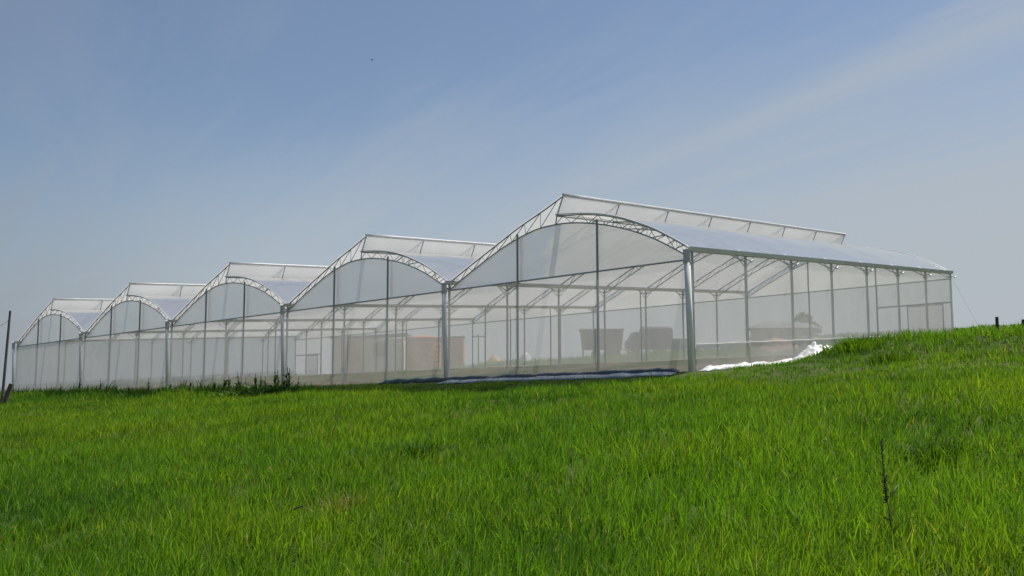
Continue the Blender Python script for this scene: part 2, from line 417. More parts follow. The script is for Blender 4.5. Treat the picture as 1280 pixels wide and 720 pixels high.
def grass_field():
    D0 = 2000.0; amin, amax = R(90-45), R(90+45)
    # tuft centres
    bl_per = 9
    chunks = []
    rr = np.geomspace(2.2, 78, 60)
    xs, ys = [], []
    for r0, r1 in zip(rr[:-1], rr[1:]):
        rm = (r0+r1)/2
        dens = D0*min(1, (6/rm)**1.25)
        n = int(dens*(amax-amin)*(r1*r1-r0*r0)/2/bl_per)
        d = np.sqrt(rng.uniform(r0*r0, r1*r1, n)); a = rng.uniform(amin, amax, n)
        xs.append(d*np.cos(a)); ys.append(d*np.sin(a))
    tx = np.concatenate(xs); ty = np.concatenate(ys)
    # tuft properties
    n = len(tx)
    patch = vnoise(tx/2.3, ty/2.3, 3)*.6+vnoise(tx/.8, ty/.8, 4)*.4
    big = vnoise(tx/7, ty/7, 6)
    th = .205+.07*patch+.03*big+rng.normal(0, .035, n); th = np.maximum(th, .07)
    hue = .5*vnoise(tx/4.0, ty/4.0, 8)+.35*vnoise(tx/1.2, ty/1.2, 9)+.25*big
    rep = lambda q: np.repeat(q, bl_per)
    d = np.hypot(tx, ty)
    spread = rep(.022+.0018*d)
    N_ = n*bl_per
    oa = rng.uniform(0, 2*np.pi, N_); orr = np.abs(rng.normal(0, 1, N_))*spread*1.3
    x = rep(tx)+np.cos(oa)*orr; y = rep(ty)+np.sin(oa)*orr
    D = np.hypot(x, y); a, b = uv_of(x, y)
    keep = ~((a > -.55) & (a < NB*W+1.2) & (b > -.55) & (b < 30))
    keep &= ~((a > -1.5) & (a < W*1.15) & (b > -.9) & (b <= 0) & (rng.random(N_) < .75))
    keep &= ~((a < 0) & (a > -.9-.3*rng.random(N_)) & (b > -.5) & (b < 7) )
    bare = vnoise(x/.45, y/.45, 12)
    keep &= bare > -.93
    idx = np.nonzero(keep)[0]
    x, y, D, a, b, oa = x[idx], y[idx], D[idx], a[idx], b[idx], oa[idx]
    H = rep(th)[idx]; hu = rep(hue)[idx]; pt = rep(patch)[idx]
    n = len(x)
    H = H*rng.uniform(.55, 1.25, n)
    # coarser, taller grass on the left brow, on the tuft by the plastic heap and along the fence
    brow = sstep(W*1.6, W*2.4, a)*sstep(-7, -1.5, b)
    H *= 1+(.9+1.0*sstep(-.1, .5, vnoise(x/1.6, y/1.6, 31)))*brow*rng.uniform(0, 1, n)
    tuft = np.exp(-(((a+3.6)/1.5)**2+((b-2.0)/1.5)**2)); H *= 1+.25*tuft
    low = sstep(-4.5, -1, b)*(1-sstep(W*1.3, W*1.9, a)); H *= 1-.45*low*(b < 0); H *= 1-.4*((a < 0) & (a > -4) & (b >= 0) & (b < 5.2))
    w = .0098*np.maximum(1, (D/9))**.55*rng.uniform(.6, 1.35, n)*(1+.5*brow)
    z = terrain(x, y)-.01
    lean = np.clip(rng.gamma(2.2, .17, n), .05, 1.4)
    laz = np.where(rng.random(n) < .45, rng.normal(.25, .9, n), oa)
    az = rng.uniform(0, np.pi, n)
    # colours: lush to yellowish green, a few straw blades
    g0 = np.array([.105, .225, .020]); g1 = np.array([.165, .255, .020]); g2 = np.array([.036, .112, .018])
    t = np.clip(.42+hu*1.0+rng.normal(0, .16, n), 0, 1)[:, None]
    tint = g0*(1-t)+g1*t
    dk = np.clip(.22-pt*.75-.25*rep(big)[idx]+brow*.6+rng.normal(0, .2, n), 0, .85)[:, None]
    tint = tint*(1-dk)+g2*dk
    straw = rng.random(n) < (.022+.05*sstep(.75, .95, vnoise(x/1.7, y/1.7, 21)))
    tint[straw] = np.array([.30, .26, .10])*rng.uniform(.6, 1.1, (straw.sum(), 1))
    tint *= rng.uniform(.8, 1.2, (n, 1))
    near = D < 15
    for mk, sg in ((near, 3), (~near, 2)):
        chunks.append(blades_mesh('g', x[mk], y[mk], z[mk], H[mk], w[mk], az[mk], lean[mk], laz[mk], tint[mk], sg))
    o = build_blades('grass', chunks, M['blade'])
    tag(o, 'lush bright green meadow grass covering the slope', 'grass', kind='stuff')
    print('blades', n)
grass_field()

# ------------------------------------------------------------------ the greenhouse
gh = empty('greenhouse', C0, 'long five-bay arched greenhouse of white film and screens on a steel frame', 'greenhouse')
TR = [(0, 0), (.022, .119), (.07, .403), (.126, .70), (.188, .962), (.252, 1.192), (.325, 1.385), (.41, 1.52), (.5, 1.60)]
BR = [(0, -.24), (.027, -.098), (.105, .33), (.161, .59), (.224, .83), (.28, 1.0), (.333, 1.13), (.402, 1.26), (.468, 1.33), (.505, 1.34)]
TL = [(.472, 2.18), (.552, 1.86), (.667, 1.44), (.758, 1.05), (.879, .53), (.96, .17), (1, 0)]
BL = [(.505, 1.34), (.582, 1.30), (.669, 1.11), (.758, .82), (.879, .31), (.96, -.07), (1, -.25)]
def interp(P, n):
    """resample a polyline with a smooth curve through its points, n points evenly in u"""
    P = np.array(P); s = np.concatenate([[0], np.cumsum(np.hypot(np.diff(P[:, 0])*W, np.diff(P[:, 1])))])
    # Catmull-Rom
    out_ = []
    for q in np.linspace(0, s[-1], n):
        i = min(max(np.searchsorted(s, q)-1, 0), len(P)-2); t = (q-s[i])/(s[i+1]-s[i])
        p0 = P[max(i-1, 0)]; p1 = P[i]; p2 = P[i+1]; p3 = P[min(i+2, len(P)-1)]
        c = .5*((2*p1)+(-p0+p2)*t+(2*p0-5*p1+4*p2-p3)*t*t+(-p0+3*p1-3*p2+p3)*t**3)
        out_.append((float(c[0]), float(c[1])))
    return out_
def h_at(P, u):
    P = sorted(P); return float(np.interp(u, [p[0] for p in P], [p[1] for p in P]))
TRs, BRs, TLs, BLs = interp(TR, 25), interp(BR, 25), interp(TL, 25), interp(BL, 25)

def g(u, h, v=0): return G(u, v, HP+h)
def truss_mb():
    m = MB()
    m.tube([g(u, h) for u, h in TRs], .024, 6); m.tube([g(u, h) for u, h in BRs[:-1]]+[g(u, h) for u, h in BLs], .022, 6)
    m.tube([g(u, h) for u, h in TLs], .024, 6)
    m.tube([g(*TL[0]), g(*TR[-1]), g(*BR[-1])], .019, 6)
    def webs(A, B, n, r=.0115):
        A = interp(A, 2*n+1); B = interp(B, 2*n+1)
        for k in range(2*n):
            p = A[k] if k % 2 == 0 else B[k]; q = B[k+1] if k % 2 == 0 else A[k+1]
            if k == 0: continue
            m.tube([g(*p), g(*q)], r, 4)
    webs(BR, TR, 8); webs(BL, TL, 8)
    return m
tr0 = truss_mb().build('arch_truss', M['steel_dark'], gh)
for b_ in range(NB):
    for v in range(NV+1):
        if b_ == v == 0: continue
        c = tr0.copy(); COL.objects.link(c); c.parent = gh; c.location = G(b_, v, 0)
# posts
def post_mb(top=0.0, r=.042, braces=True):
    m = MB(); m.tube([(0, 0, -.25), (0, 0, HP+top)], r, 8)
    return m
p0 = post_mb().build('post', M['steel'], gh)
first = True
for i in range(NB+1):
    for v in range(NV+1):
        c = p0 if first else p0.copy()
        if not first: COL.objects.link(c); c.parent = gh
        first = False; c.location = G(i, v, 0)
# knee braces between post and gutter
m = MB()
for sgn in (-1, 1):
    m.tube([G(0, 0, HP-.42), G(0, sgn*.17, HP-.08)], .014, 5)
kb = m.build('knee_brace', M['steel'], gh); k0 = True
for i in range(NB+1):
    for v in range(1, NV):
        c = kb if k0 else kb.copy()
        if not k0: COL.objects.link(c); c.parent = gh
        k0 = False; c.location = G(i, v, 0)
# gable posts, front and back
for b_ in range(NB):
    for q in (1/3, 2/3):
        top = h_at(BR if q < .5 else BL, q)
        for v in (0, NV):
            m = MB(); m.tube([(0, 0, -.25), (0, 0, HP+top+.12)], .038, 8)
            m.build('gable_post', M['steel_dark'], gh, loc=G(b_+q, v+(-.02 if v == 0 else .02), 0))
# rails across both gables
for b_ in range(NB):
    for v in (0, NV):
        m = MB(); m.tube([G(b_+.004, v-.025, HP-.28), G(b_+.996, v-.025, HP-.28)], .026, 6); m.build('gable_rail', M['steel_dark'], gh)
# gutters along the valleys and eaves
for i in range(NB+1):
    m = MB()
    sec = [(-.13, .07), (-.09, -.05), (.09, -.05), (.13, .07), (.115, .07), (.08, -.035), (-.08, -.035), (-.115, .07)]
    v0, v1 = -.10, NV+.03
    A = [G(i, v0, HP-.02)+Vector((Ux, Uy, 0))*s_+Vector((0, 0, t_)) for s_, t_ in sec]
    B = [G(i, v1, HP-.02)+Vector((Ux, Uy, 0))*s_+Vector((0, 0, t_)) for s_, t_ in sec]
    m.v = A+B; m.f = [(k, (k+1) % 8, 8+(k+1) % 8, 8+k) for k in range(8)]+[tuple(range(8))[::-1], tuple(range(8, 16))]
    m.build('gutter', M['galv'], gh)
# downpipes with galvanised outlet hoppers at the front ends
for i in range(NB+1):
    m = MB(); r_ = .074 if i else .086
    m.tube([G(i, -.045, -.1), G(i, -.085, HP-.30)], r_, 16); dp = m.build('downpipe', M['pipe'], gh, smooth=True)
    m = MB(); m.tube([G(i, -.085, HP-.34), G(i, -.087, HP-.02)], r_*1.2, 16); m.tube([G(i, -.085, HP-.38), G(i, -.085, HP-.33)], r_*1.32, 16)
    m.build('outlet_collar', M['steel'], dp)
# ridge and vent pipes, purlins
for b_ in range(NB):
    for (uh, nm, r_) in ((TL[0], 'ridge_pipe', .03), (TR[-1], 'vent_sill_pipe', .022)):
        m = MB(); m.tube([G(b_+uh[0], -.01, HP+uh[1]), G(b_+uh[0], NV+.01, HP+uh[1])], r_, 6); m.build(nm, M['steel'], gh)
# stabilising struts of the overhang inside the vent
# roofs
def strip(name, prof, b_, off, mat, v0=-.02, v1=NV+.02, nv=29, sag=.012, parent=gh):
    P = []
    for j in range(nv):
        v = v0+(v1-v0)*j/(nv-1); ph = abs(math.sin(math.pi*v))
        P.append([G(b_+u, v, HP+h+off-sag*ph*math.sin(math.pi*k/(len(prof)-1))) for k, (u, h) in enumerate(prof)])
    m = MB(); m.grid(P); return m.build(name, mat, parent, smooth=True)
for b_ in range(NB):
    strip('roof_film', [(.011, .03)]+TRs[2:], b_, .034, M['roof'])
    strip('roof_film', TLs[:-1]+[(.988, .03)], b_, .034, M['roof'])
    strip('vent_screen', [(.474, 2.16), (.4985, 1.64)], b_, 0, M['vent'])
    for v in (-.025, NV+.025):
        m = MB(); m.tube([G(b_+u, v, HP+h+.04) for u, h in TRs], .02, 6); m.build('film_edge_profile', M['white'], gh, smooth=True)
    m = MB(); m.tube([G(b_+.470, -.02+(NV+.04)*k/14, HP+2.235) for k in range(15)], .028, 6); m.build('ridge_film_roll', M['white'], gh, smooth=True)
# gable films above the rail, screens below
for b_ in range(NB):
    for v, sgn in ((0, -1), (NV, 1)):
        vv = v+.012
        arc = BRs[:-1]+BLs
        m = MB(); rows = []
        nb_ = 6
        for k in range(nb_+1):
            rows.append([G(b_+u, vv+.002*math.sin(k*2+u*40), HP-.28+(max(h, -.27)+.28)*k/nb_) for u, h in arc])
        m.grid(rows); m.build('gable_film', M['gable'], gh, smooth=True)
        m = MB(); rows = [[G(b_+.004+.992*j/12, v+sgn*.042+.003*math.sin(j*1.7+k*2.1)*(0 < k < 8), (HP-.285)*k/8+.02) for j in range(13)] for k in range(9)]
        m.grid(rows); m.build('wall_screen', M['screen'], gh, smooth=True)
for i in (0, NB):
    for v in range(NV):
        rows = [[G(i+(-.0058 if i == 0 else .0058)+.0008*math.sin(j*1.9+k*1.3+v), v+j/8, .62+(HP-.72)*k/8) for j in range(9)] for k in range(9)]
        m = MB(); m.grid(rows); m.build('wall_screen', M['screen'], gh, smooth=True)
        rows = [[G(i+(-.0072 if i == 0 else .0072)+.0012*math.sin(j*2.3+k*1.7+v*2), v+j/10, .0+.72*k/6) for j in range(11)] for k in range(7)]
        m = MB(); m.grid(rows); m.build('skirt_film', M['skirt'], gh, smooth=True)
        m = MB(); m.tube([G(i+(-.0088 if i == 0 else .0088), v+j/4, .725+.008*math.sin(j*3+v)) for j in range(5)], .014, 5); m.build('skirt_profile', M['white'], gh)
    for v in range(1, NV+1):        # curtain brackets sticking out of the posts
        s_ = -1 if i == 0 else 1
        m = MB(); m.tube([G(i, v, HP-.16), G(i+s_*.022, v, HP-.22)], .014, 5); m.tube([G(i+s_*.022, v-.02, HP-.25), G(i+s_*.022, v+.03, HP-.19)], .03, 6)
        m.build('curtain_bracket', M['steel_dark'], gh)
# sliding doors in the back gable
for ua, ub, hh in ((.0, 1/3, 2.05), (4.667, 5.0, 1.85)):
    f = MB(); f.tube([G(ua, NV-.01, hh), G(ub, NV-.01, hh)], .035, 6)
    mid = (ua+ub)/2+.02
    dr = f.build('door_rail', M['steel_dark'], gh)
    m = MB()
    lo, hi_, a0, a1 = .05, hh-.06, mid-.15, mid+.005
    m.tube([G(a0, NV+.0, lo), G(a0, NV, hi_), G(a1, NV, hi_), G(a1, NV, lo), G(a0, NV, lo)], .03, 6)
    d_ = m.build('door', M['steel_dark'], gh)
    m = MB(); m.quad(G(a0, NV+.005, lo), G(a1, NV+.005, lo), G(a1, NV+.005, hi_), G(a0, NV+.005, hi_)); m.build('door_screen', M['skirt'], d_)
#DETAILS
# ------------------------------------------------------------------ loose plastic round the base
def crumpled(name, P0, P1, width, height, mat, label, cat, nx=70, ny=9, seed=1, dome=False, group=None, amp=1.0):
    """a crumpled strip of sheet lying between two ground points"""
    m = MB(); P0, P1 = Vector(P0), Vector(P1); d = (P1-P0); d.z = 0; L = d.length; d.normalize(); nrm = Vector((d.y, -d.x, 0))
    rows = []
    for j in range(ny):
        t = j/(ny-1); row = []
        for i in range(nx):
            s_ = i/(nx-1)
            p = P0+d*(L*s_)+nrm*(t*width*(1+.25*mnoise.noise(Vector((s_*L*1.3, seed, 0)))))
            e = min(1, s_*L/.35, (1-s_)*L/.35)*math.sin(math.pi*t)**.6*(math.sin(math.pi*s_)**.8 if dome else 1)
            n1 = mnoise.noise(Vector((s_*L*2.2, t*width*2.5, seed*3.1))); n2 = mnoise.noise(Vector((s_*L*6, t*width*7, seed)))
            n3 = abs(mnoise.noise(Vector((s_*L*5, t*width*6, seed+5))))
            z = tz(p.x, p.y)+.01+height*e*max(.06, .55+amp*(.75*n1+.35*n2+.3*n3))
            row.append(Vector((p.x+.03*n2, p.y+.03*n1, z)))
        rows.append(row)
    m.grid(rows); o = m.build(name, mat, None, smooth=True)
    so_ = o.modifiers.new('thickness', 'SOLIDIFY'); so_.thickness = .004
    return tag(o, label, cat, group)
def gw(u, v, h=0):            # greenhouse frame to world
    return G(u, v, h)+Vector(C0)
crumpled('plastic_strip', gw(1.35, -.05), gw(.02, -.05), .22, .20, M['plastic_blue'], 'dark blue plastic strip along the foot of the front screen', 'plastic sheet', nx=150, seed=2, amp=.25)
crumpled('plastic_strip', gw(.98, -.13), gw(.03, -.12), .42, .09, M['plastic_grey'], 'pale grey-blue crumpled plastic lying on the grass edge before the front screen', 'plastic sheet', nx=150, seed=4, amp=.5)
crumpled('plastic_strip', gw(-.012, -.02), gw(-.012, 2.0), .34, .20, M['plastic_white'], 'white plastic strip along the foot of the side wall beside the corner post', 'plastic sheet', nx=110, seed=6, amp=.45)
crumpled('plastic_heap', gw(-.03, 1.5), gw(-.03, 2.75), .9, .85, M['plastic_white'], 'heap of crumpled white plastic film against the side wall', 'plastic heap', nx=90, ny=30, seed=9, dome=True, amp=.4)

# ------------------------------------------------------------------ mounds seen through the screens
def mound(name, loc, rx, ry, h, mat, label, cat, seed=1, rough_=.12, pw=1.3):
    m = MB(); rows = []; nr, na = 14, 40
    for i in range(nr):
        r_ = i/(nr-1); row = []
        for j in range(na+1):
            a = 2*math.pi*(j % na)/na
            k = 1+.12*mnoise.noise(Vector((math.cos(a)*1.5, math.sin(a)*1.5, seed)))
            x, y = loc.x+math.cos(a)*rx*r_*k, loc.y+math.sin(a)*ry*r_*k
            z = tz(x, y)-.05+h*(1-r_**pw)*(1+rough_*mnoise.noise(Vector((x*2, y*2, seed))))+rough_*h*.5*mnoise.noise(Vector((x*5, y*5, seed)))*(1-r_)
            row.append(Vector((x, y, z)))
        rows.append(row)
    m.grid(rows); o = m.build(name, mat, None, smooth=True); return tag(o, label, cat)
M['sand'] = surf('sand', (.62, .42, .24), (.52, .36, .22), 2, .95, 0, .6, bscale=20)
M['redsoil'] = surf('red_soil', (.50, .20, .11), (.42, .18, .11), 2, .95, 0, .8, bscale=10)
M['tan'] = surf('tan_render', (.62, .28, .09), (.54, .26, .10), .8, .8, 0, .1)
M['tanrib'] = surf('tan_tank', (.78, .27, .07), (.66, .25, .08), .8, .5, 0, .1)
M['cream'] = surf('cream_wall', (.78, .66, .52), (.68, .58, .47), .6, .85)
M['brownpaint'] = surf('brown_door', (.55, .22, .10), (.48, .20, .10), 1, .7)
M['tile'] = surf('brown_tiles', (.32, .20, .14), (.24, .15, .11), 4, .85)
M['darkmetal'] = surf('dark_grey_metal', (.042, .042, .046), (.03, .03, .034), 2, .5, .2)
M['greymetal'] = surf('grey_metal', (.20, .20, .21), (.14, .14, .15), 2, .5, .3)
M['glass'] = surf('dark_glass', (.03, .035, .04), None, 2, .1)
M['rubber'] = surf('tyre_rubber', (.02, .02, .02), None, 3, .9)
mound('sand_mound', ground_at(618, 82), 1.05, 1.0, 1.15, M['sand'], 'tan mound of sand seen through the front screen', 'mound', 3)
mound('plastic_bundle', ground_at(657, 74), .70, .7, .95, M['plastic_white'], 'rounded white plastic bundle right of the sand mound', 'bundle', 5, .25, 2.2)
mound('soil_mound', ground_at(972, 62), 1.6, 1.2, .95, M['redsoil'], 'low reddish soil mound in front of the long house', 'mound', 8, .2, 1.8)

def place(o, px, depth, facing=0.0, dz=0):
    p = ground_at(px, depth); o.location = (p.x, p.y, p.z+dz); o.rotation_euler[2] = facing
def shed(name, px, depth, w, d, h, roofrise, wallm, roofm, label, cat, ov=.25, rot=0.0, lean=0):
    t = empty(name, (0, 0, 0), label, cat)
    m = MB(); m.box(-w/2, w/2, -d/2, d/2, -.6, h)
    i = len(m.v); m.v += [Vector((-w/2, -d/2, h)), Vector((w/2, -d/2, h)), Vector((0, -d/2, h+roofrise*.97))]; m.f.append((i, i+1, i+2)) if roofrise and not lean else None
    m.build('wall', wallm, t)
    m = MB()
    th = .08
    if lean:
        a = [Vector((-w/2-ov, -d/2-ov, h+.02)), Vector((w/2+ov, -d/2-ov, h+.02+roofrise)), Vector((w/2+ov, d/2+ov, h+.02+roofrise)), Vector((-w/2-ov, d/2+ov, h+.02))]
        b = [p+Vector((0, 0, th)) for p in a]; m.v = a+b; m.f = [(0, 3, 2, 1), (4, 5, 6, 7), (0, 1, 5, 4), (1, 2, 6, 5), (2, 3, 7, 6), (3, 0, 4, 7)]
    else:
        for s_ in (-1, 1):
            a = [Vector((s_*(w/2+ov), -d/2-ov, h-.05)), Vector((0, -d/2-ov, h+roofrise)), Vector((0, d/2+ov, h+roofrise)), Vector((s_*(w/2+ov), d/2+ov, h-.05))]
            b = [p+Vector((0, 0, th)) for p in a]; i = len(m.v); m.v += a+b
            m.f += [tuple(i+k for k in f) for f in ((0, 3, 2, 1), (4, 5, 6, 7), (0, 1, 5, 4), (2, 3, 7, 6), (3, 0, 4, 7))]
    m.build('roof', roofm, t)
    place(t, px, depth, rot); return t
# cream shed with a tall brown door, left of the tank
t = shed('storage_shed', 464, 84, 6.0, 4, 3.2, .35, M['cream'], M['greymetal'], 'cream shed with tall brown door behind the far gable', 'shed', lean=1)
m = MB(); m.box(-2.25, -.55, -2.06, -2.0, 0.02, 3.0); d_ = m.build('door', M['brownpaint'], t)
m = MB(); m.box(-.75, -.68, -2.12, -2.065, 1.3, 1.5); m.build('handle', M['darkmetal'], d_)
m = MB(); m.box(.45, 1.65, -2.05, -2.0, 1.75, 2.75); wd = m.build('window', M['glass'], t)
m = MB()
for a in ((.38, 1.72, 2.75, 2.83), (.38, 1.72, 1.67, 1.75)): m.box(a[0], a[1], -2.08, -2.0, a[2], a[3])
m.box(1.02, 1.08, -2.07, -2.052, 1.75, 2.75); m.build('frame', M['greymetal'], wd)
# house with a brown tiled roof
t = shed('house', 534, 112, 6.6, 6, 3.9, .75, M['cream'], M['tile'], 'cream house with low brown tiled roof behind the tan tank', 'house', ov=.5)
for xx in (-1.8, 1.2):
    m = MB(); m.box(xx, xx+1.0, -3.05, -3.0, 1.4, 2.6); wd = m.build('window', M['glass'], t)
    m = MB(); m.box(xx-.08, xx+1.08, -3.09, -3.0, 1.28, 1.39); m.box(xx-.08, xx, -3.08, -3.0, 1.4, 2.6); m.box(xx+1.0, xx+1.08, -3.08, -3.0, 1.4, 2.6); m.build('frame', M['white'], wd)
# round tan tank
t = empty('water_tank', (0, 0, 0), 'round tan water tank in front of the cream house', 'tank')
m = MB(); m.tube([(0, 0, -.4), (0, 0, 2.55)], 1.5, 40); m.build('tank_wall', M['tanrib'], t)
m = MB(); m.tube([(0, 0, 2.55), (0, 0, 2.64)], 1.56, 40); m.tube([(0, 0, 2.64), (0, 0, 2.82)], 1.5, 40, .35); m.build('lid', M['tanrib'], t)
m = MB()
for k in range(6): m.tube([(1.53*math.cos(a), 1.53*math.sin(a), .25+.42*k) for a in np.linspace(0, 2*math.pi, 41)], .025, 4)
m.build('hoop', M['tile'], t); place(t, 529, 82)
t = shed('pump_house', 566, 88, 2.1, 2.4, 2.75, .1, M['tan'], M['tile'], 'small tan block pump house right of the round tank', 'shed', ov=.06, lean=1)
m = MB(); m.box(-.2, .65, -1.25, -1.2, 0, 2.0); d_ = m.build('door', M['brownpaint'], t)
m = MB(); m.box(.5, .58, -1.3, -1.255, 1, 1.1); m.build('handle', M['darkmetal'], d_)
# long low house with a pale roof, seen through the side screens
t = empty('long_house', (0, 0, 0), 'long low house with hipped grey roof seen through the side screens', 'house')
m = MB(); m.box(-2.6, 2.9, -2, 2, -.5, 1.75); m.build('wall', M['cream'], t)
m = MB(); a = [Vector(p) for p in ((-3.4, -2.5, 1.7), (3.3, -2.5, 1.7), (3.3, 2.5, 1.7), (-3.4, 2.5, 1.7), (-1.7, 0, 2.45), (2.2, 0, 2.45))]
m.v = a; m.f = [(0, 1, 5, 4), (1, 2, 5), (2, 3, 4, 5), (3, 0, 4), (0, 3, 2, 1)]; rf = m.build('roof', M['greymetal'], t)
m = MB(); m.box(2.0, 2.5, -.3, .3, 2.2, 2.85); m.build('chimney', M['tan'], rf)
for xx in (-2.0, -.9, .3, 1.6):
    m = MB(); m.box(xx, xx+.6, -2.05, -2.0, .7, 1.35); wd = m.build('window', M['glass'] if xx != .3 else M['white'], t)
    m = MB(); m.box(xx-.06, xx+.66, -2.08, -2.0, .62, .69); m.box(xx-.06, xx+.66, -2.08, -2.0, 1.36, 1.42); m.build('frame', M['white'], wd)
place(t, 978, 95, 0, .15)

# ------------------------------------------------------------------ farm vehicles behind the far gable
def wheel(t, x, y, r_, w_):
    m = MB(); m.tube([(x, y-w_/2, r_), (x, y+w_/2, r_)], r_, 20); wl = m.build('wheel', M['rubber'], t)
    m = MB(); m.tube([(x, y-w_/2-.02, r_), (x, y+w_/2+.02, r_)], r_*.5, 12); m.build('rim', M['greymetal'], wl)
t = empty('hopper_trailer', (0, 0, 0), 'dark grey hopper trailer wider at its rim, left of the truck', 'trailer')
m = MB(); x0, x1 = -1.72, 1.72
m.box(x0, x1, -1.0, 1.0, 1.05, 2.55, tx=.16); m.build('hopper', M['darkmetal'], t)
m = MB()
m.box(x0-.22, x1+.22, -1.05, -.99, 2.5, 2.62); m.box(x0-.22, x1+.22, .99, 1.05, 2.5, 2.62)
for k in range(6):
    xx = x0+.15+(x1-x0-.3)*k/5; m.box(xx-.04, xx+.04, -1.05, -1.0, 1.1, 2.5)
m.build('rim_beam', M['greymetal'], t)
m = MB(); m.box(x0, x1, -.8, -.65, .85, 1.02); m.box(x0, x1, .65, .8, .85, 1.02)
for xx in (x0+.1, 1.35): m.box(xx-.06, xx+.06, -.82, .82, .1, .85)
m.build('chassis', M['greymetal'], t)
for xx in (-.5, .55):
    for yy in (-.85, .85): wheel(t, xx, yy, .42, .28)
m = MB(); m.tube([(x1, 0, .9), (x1+1.0, 0, .6)], .06, 6); m.tube([(x1+1, 0, .6), (x1+1, 0, .05)], .04, 6); m.build('drawbar', M['greymetal'], t)
m = MB(); m.box(.55, 1.6, -1.12, -1.06, .25, 1.35); m.build('side_panel', M['greymetal'], t)
place(t, 752, 84, R(-4))
t = empty('farm_truck', (0, 0, 0), 'dark covered truck parked right of the hopper trailer', 'truck')
m = MB(); m.box(-1.5, 1.25, -1.05, 1.05, .95, 2.45)
m.v += [Vector(p) for p in ((-1.55, -1.1, 2.40), (1.3, -1.1, 2.40), (1.2, 0, 2.68), (-1.45, 0, 2.68), (-1.55, 1.1, 2.40), (1.3, 1.1, 2.40))]
m.f += [(8, 9, 10, 11), (11, 10, 13, 12), (8, 11, 12), (9, 13, 10)]; m.build('cargo_body', M['darkmetal'], t, bevel=.03)
m = MB(); a = [(-2.95, -1, .6), (-1.62, -1, .6), (-1.62, -1, 2.15), (-2.3, -1, 2.15), (-2.75, -1, 1.45), (-2.95, -1, 1.35)]
n = len(a); m.v = [Vector(p) for p in a]+[Vector((p[0], 1, p[2])) for p in a]; m.f = [tuple(range(n))[::-1], tuple(range(n, 2*n))]+[(k, (k+1) % n, n+(k+1) % n, n+k) for k in range(n)]
cb = m.build('cab', M['greymetal'], t, bevel=.05)
m = MB(); m.quad(Vector((-2.32, -1.006, 2.0)), Vector((-2.62, -1.006, 1.45)), Vector((-1.8, -1.006, 1.45)), Vector((-1.8, -1.006, 2.0))); m.build('window', M['glass'], cb)
m = MB(); m.box(-2.9, 2.9, -.45, .45, .55, .9); m.build('chassis', M['darkmetal'], t)
m = MB(); m.box(1.35, 2.9, -1.0, 1.0, .95, 1.5); m.build('flatbed', M['greymetal'], t)
for xx in (-2.3, .2, 1.9):
    for yy in (-.95, .95): wheel(t, xx, yy, .45, .28)
place(t, 822, 90, R(3))

# ------------------------------------------------------------------ poles, posts, wires
def pole(px, depth, h, lean, label, cat='pole', arm=True, mat='wood', r_=.11):
    t = empty('utility_pole', (0, 0, 0), label, cat)
    m = MB(); m.tube([(0, 0, -.5), (lean*h, 0, h)], r_, 8, r_*.75); m.build('pole_shaft', M[mat], t)
    if arm:
        m = MB(); m.box(-.75, .75, -.06, .06, h-.35, h-.22); ar = m.build('crossarm', M[mat], t)
        for xx in (-.65, -.2, .25, .65):
            m = MB(); m.tube([(xx, 0, h-.22), (xx, 0, h-.05)], .035, 6); m.build('insulator', M['plastic_white'], ar)
    place(t, px, depth); return t
pole(598, 118, 5.6, 0, 'slim power pole with crossarm right of the pump house')
t = pole(5, 46, 4.45, .045, 'leaning wooden pole at the far left edge with a stay wire', arm=False, mat='wood', r_=.07)
m = MB(); m.tube([(.18, 0, 4.0), (-.7, -.5, 3.2), (-1.9, -1.1, 2.1), (-3.6, -2.0, .2)], .012, 4); m.build('stay_wire', M['greymetal'], t)
p = ground_at(13, 45)
m = MB(); m.tube([(-.22, 0, -.2), (-.08, 0, .4), (.12, 0, 1.0)], .12, 9, .10); o = m.build('fence_post', M['wood'], None); o.location = p; tag(o, 'short thick leaning wooden post beside the left end of the greenhouse', 'post')
for px_, dp_, hh, ln, lb in ((1249, 24.2, .44, -.03, 'upright dark wooden fence post on the grassy crest right of the greenhouse'), (1275.5, 26.5, .55, .22, 'leaning dark fence post at the right edge of the crest')):
    m = MB(); m.tube([(0, 0, -.4), (ln*.5, 0, hh*.5), (ln*hh, 0, hh)], .042, 8, .038); o = m.build('fence_post', M['wood_dark'], None); o.location = ground_at(px_, dp_); tag(o, lb, 'post', 'fence posts on the crest')
# guy wire from the far corner of the side wall
a = gw(0, NV, HP-.1); b = gw(-.02, NV+1.5, 0); b = Vector((b.x, b.y, tz(b.x, b.y)))
m = MB(); m.tube([a, a.lerp(b, .5)-Vector((0, 0, .05)), b], .0045, 4); o = m.build('guy_wire', M['galv'], None); tag(o, 'thin guy wire from the far right corner of the greenhouse to the ground', 'wire')

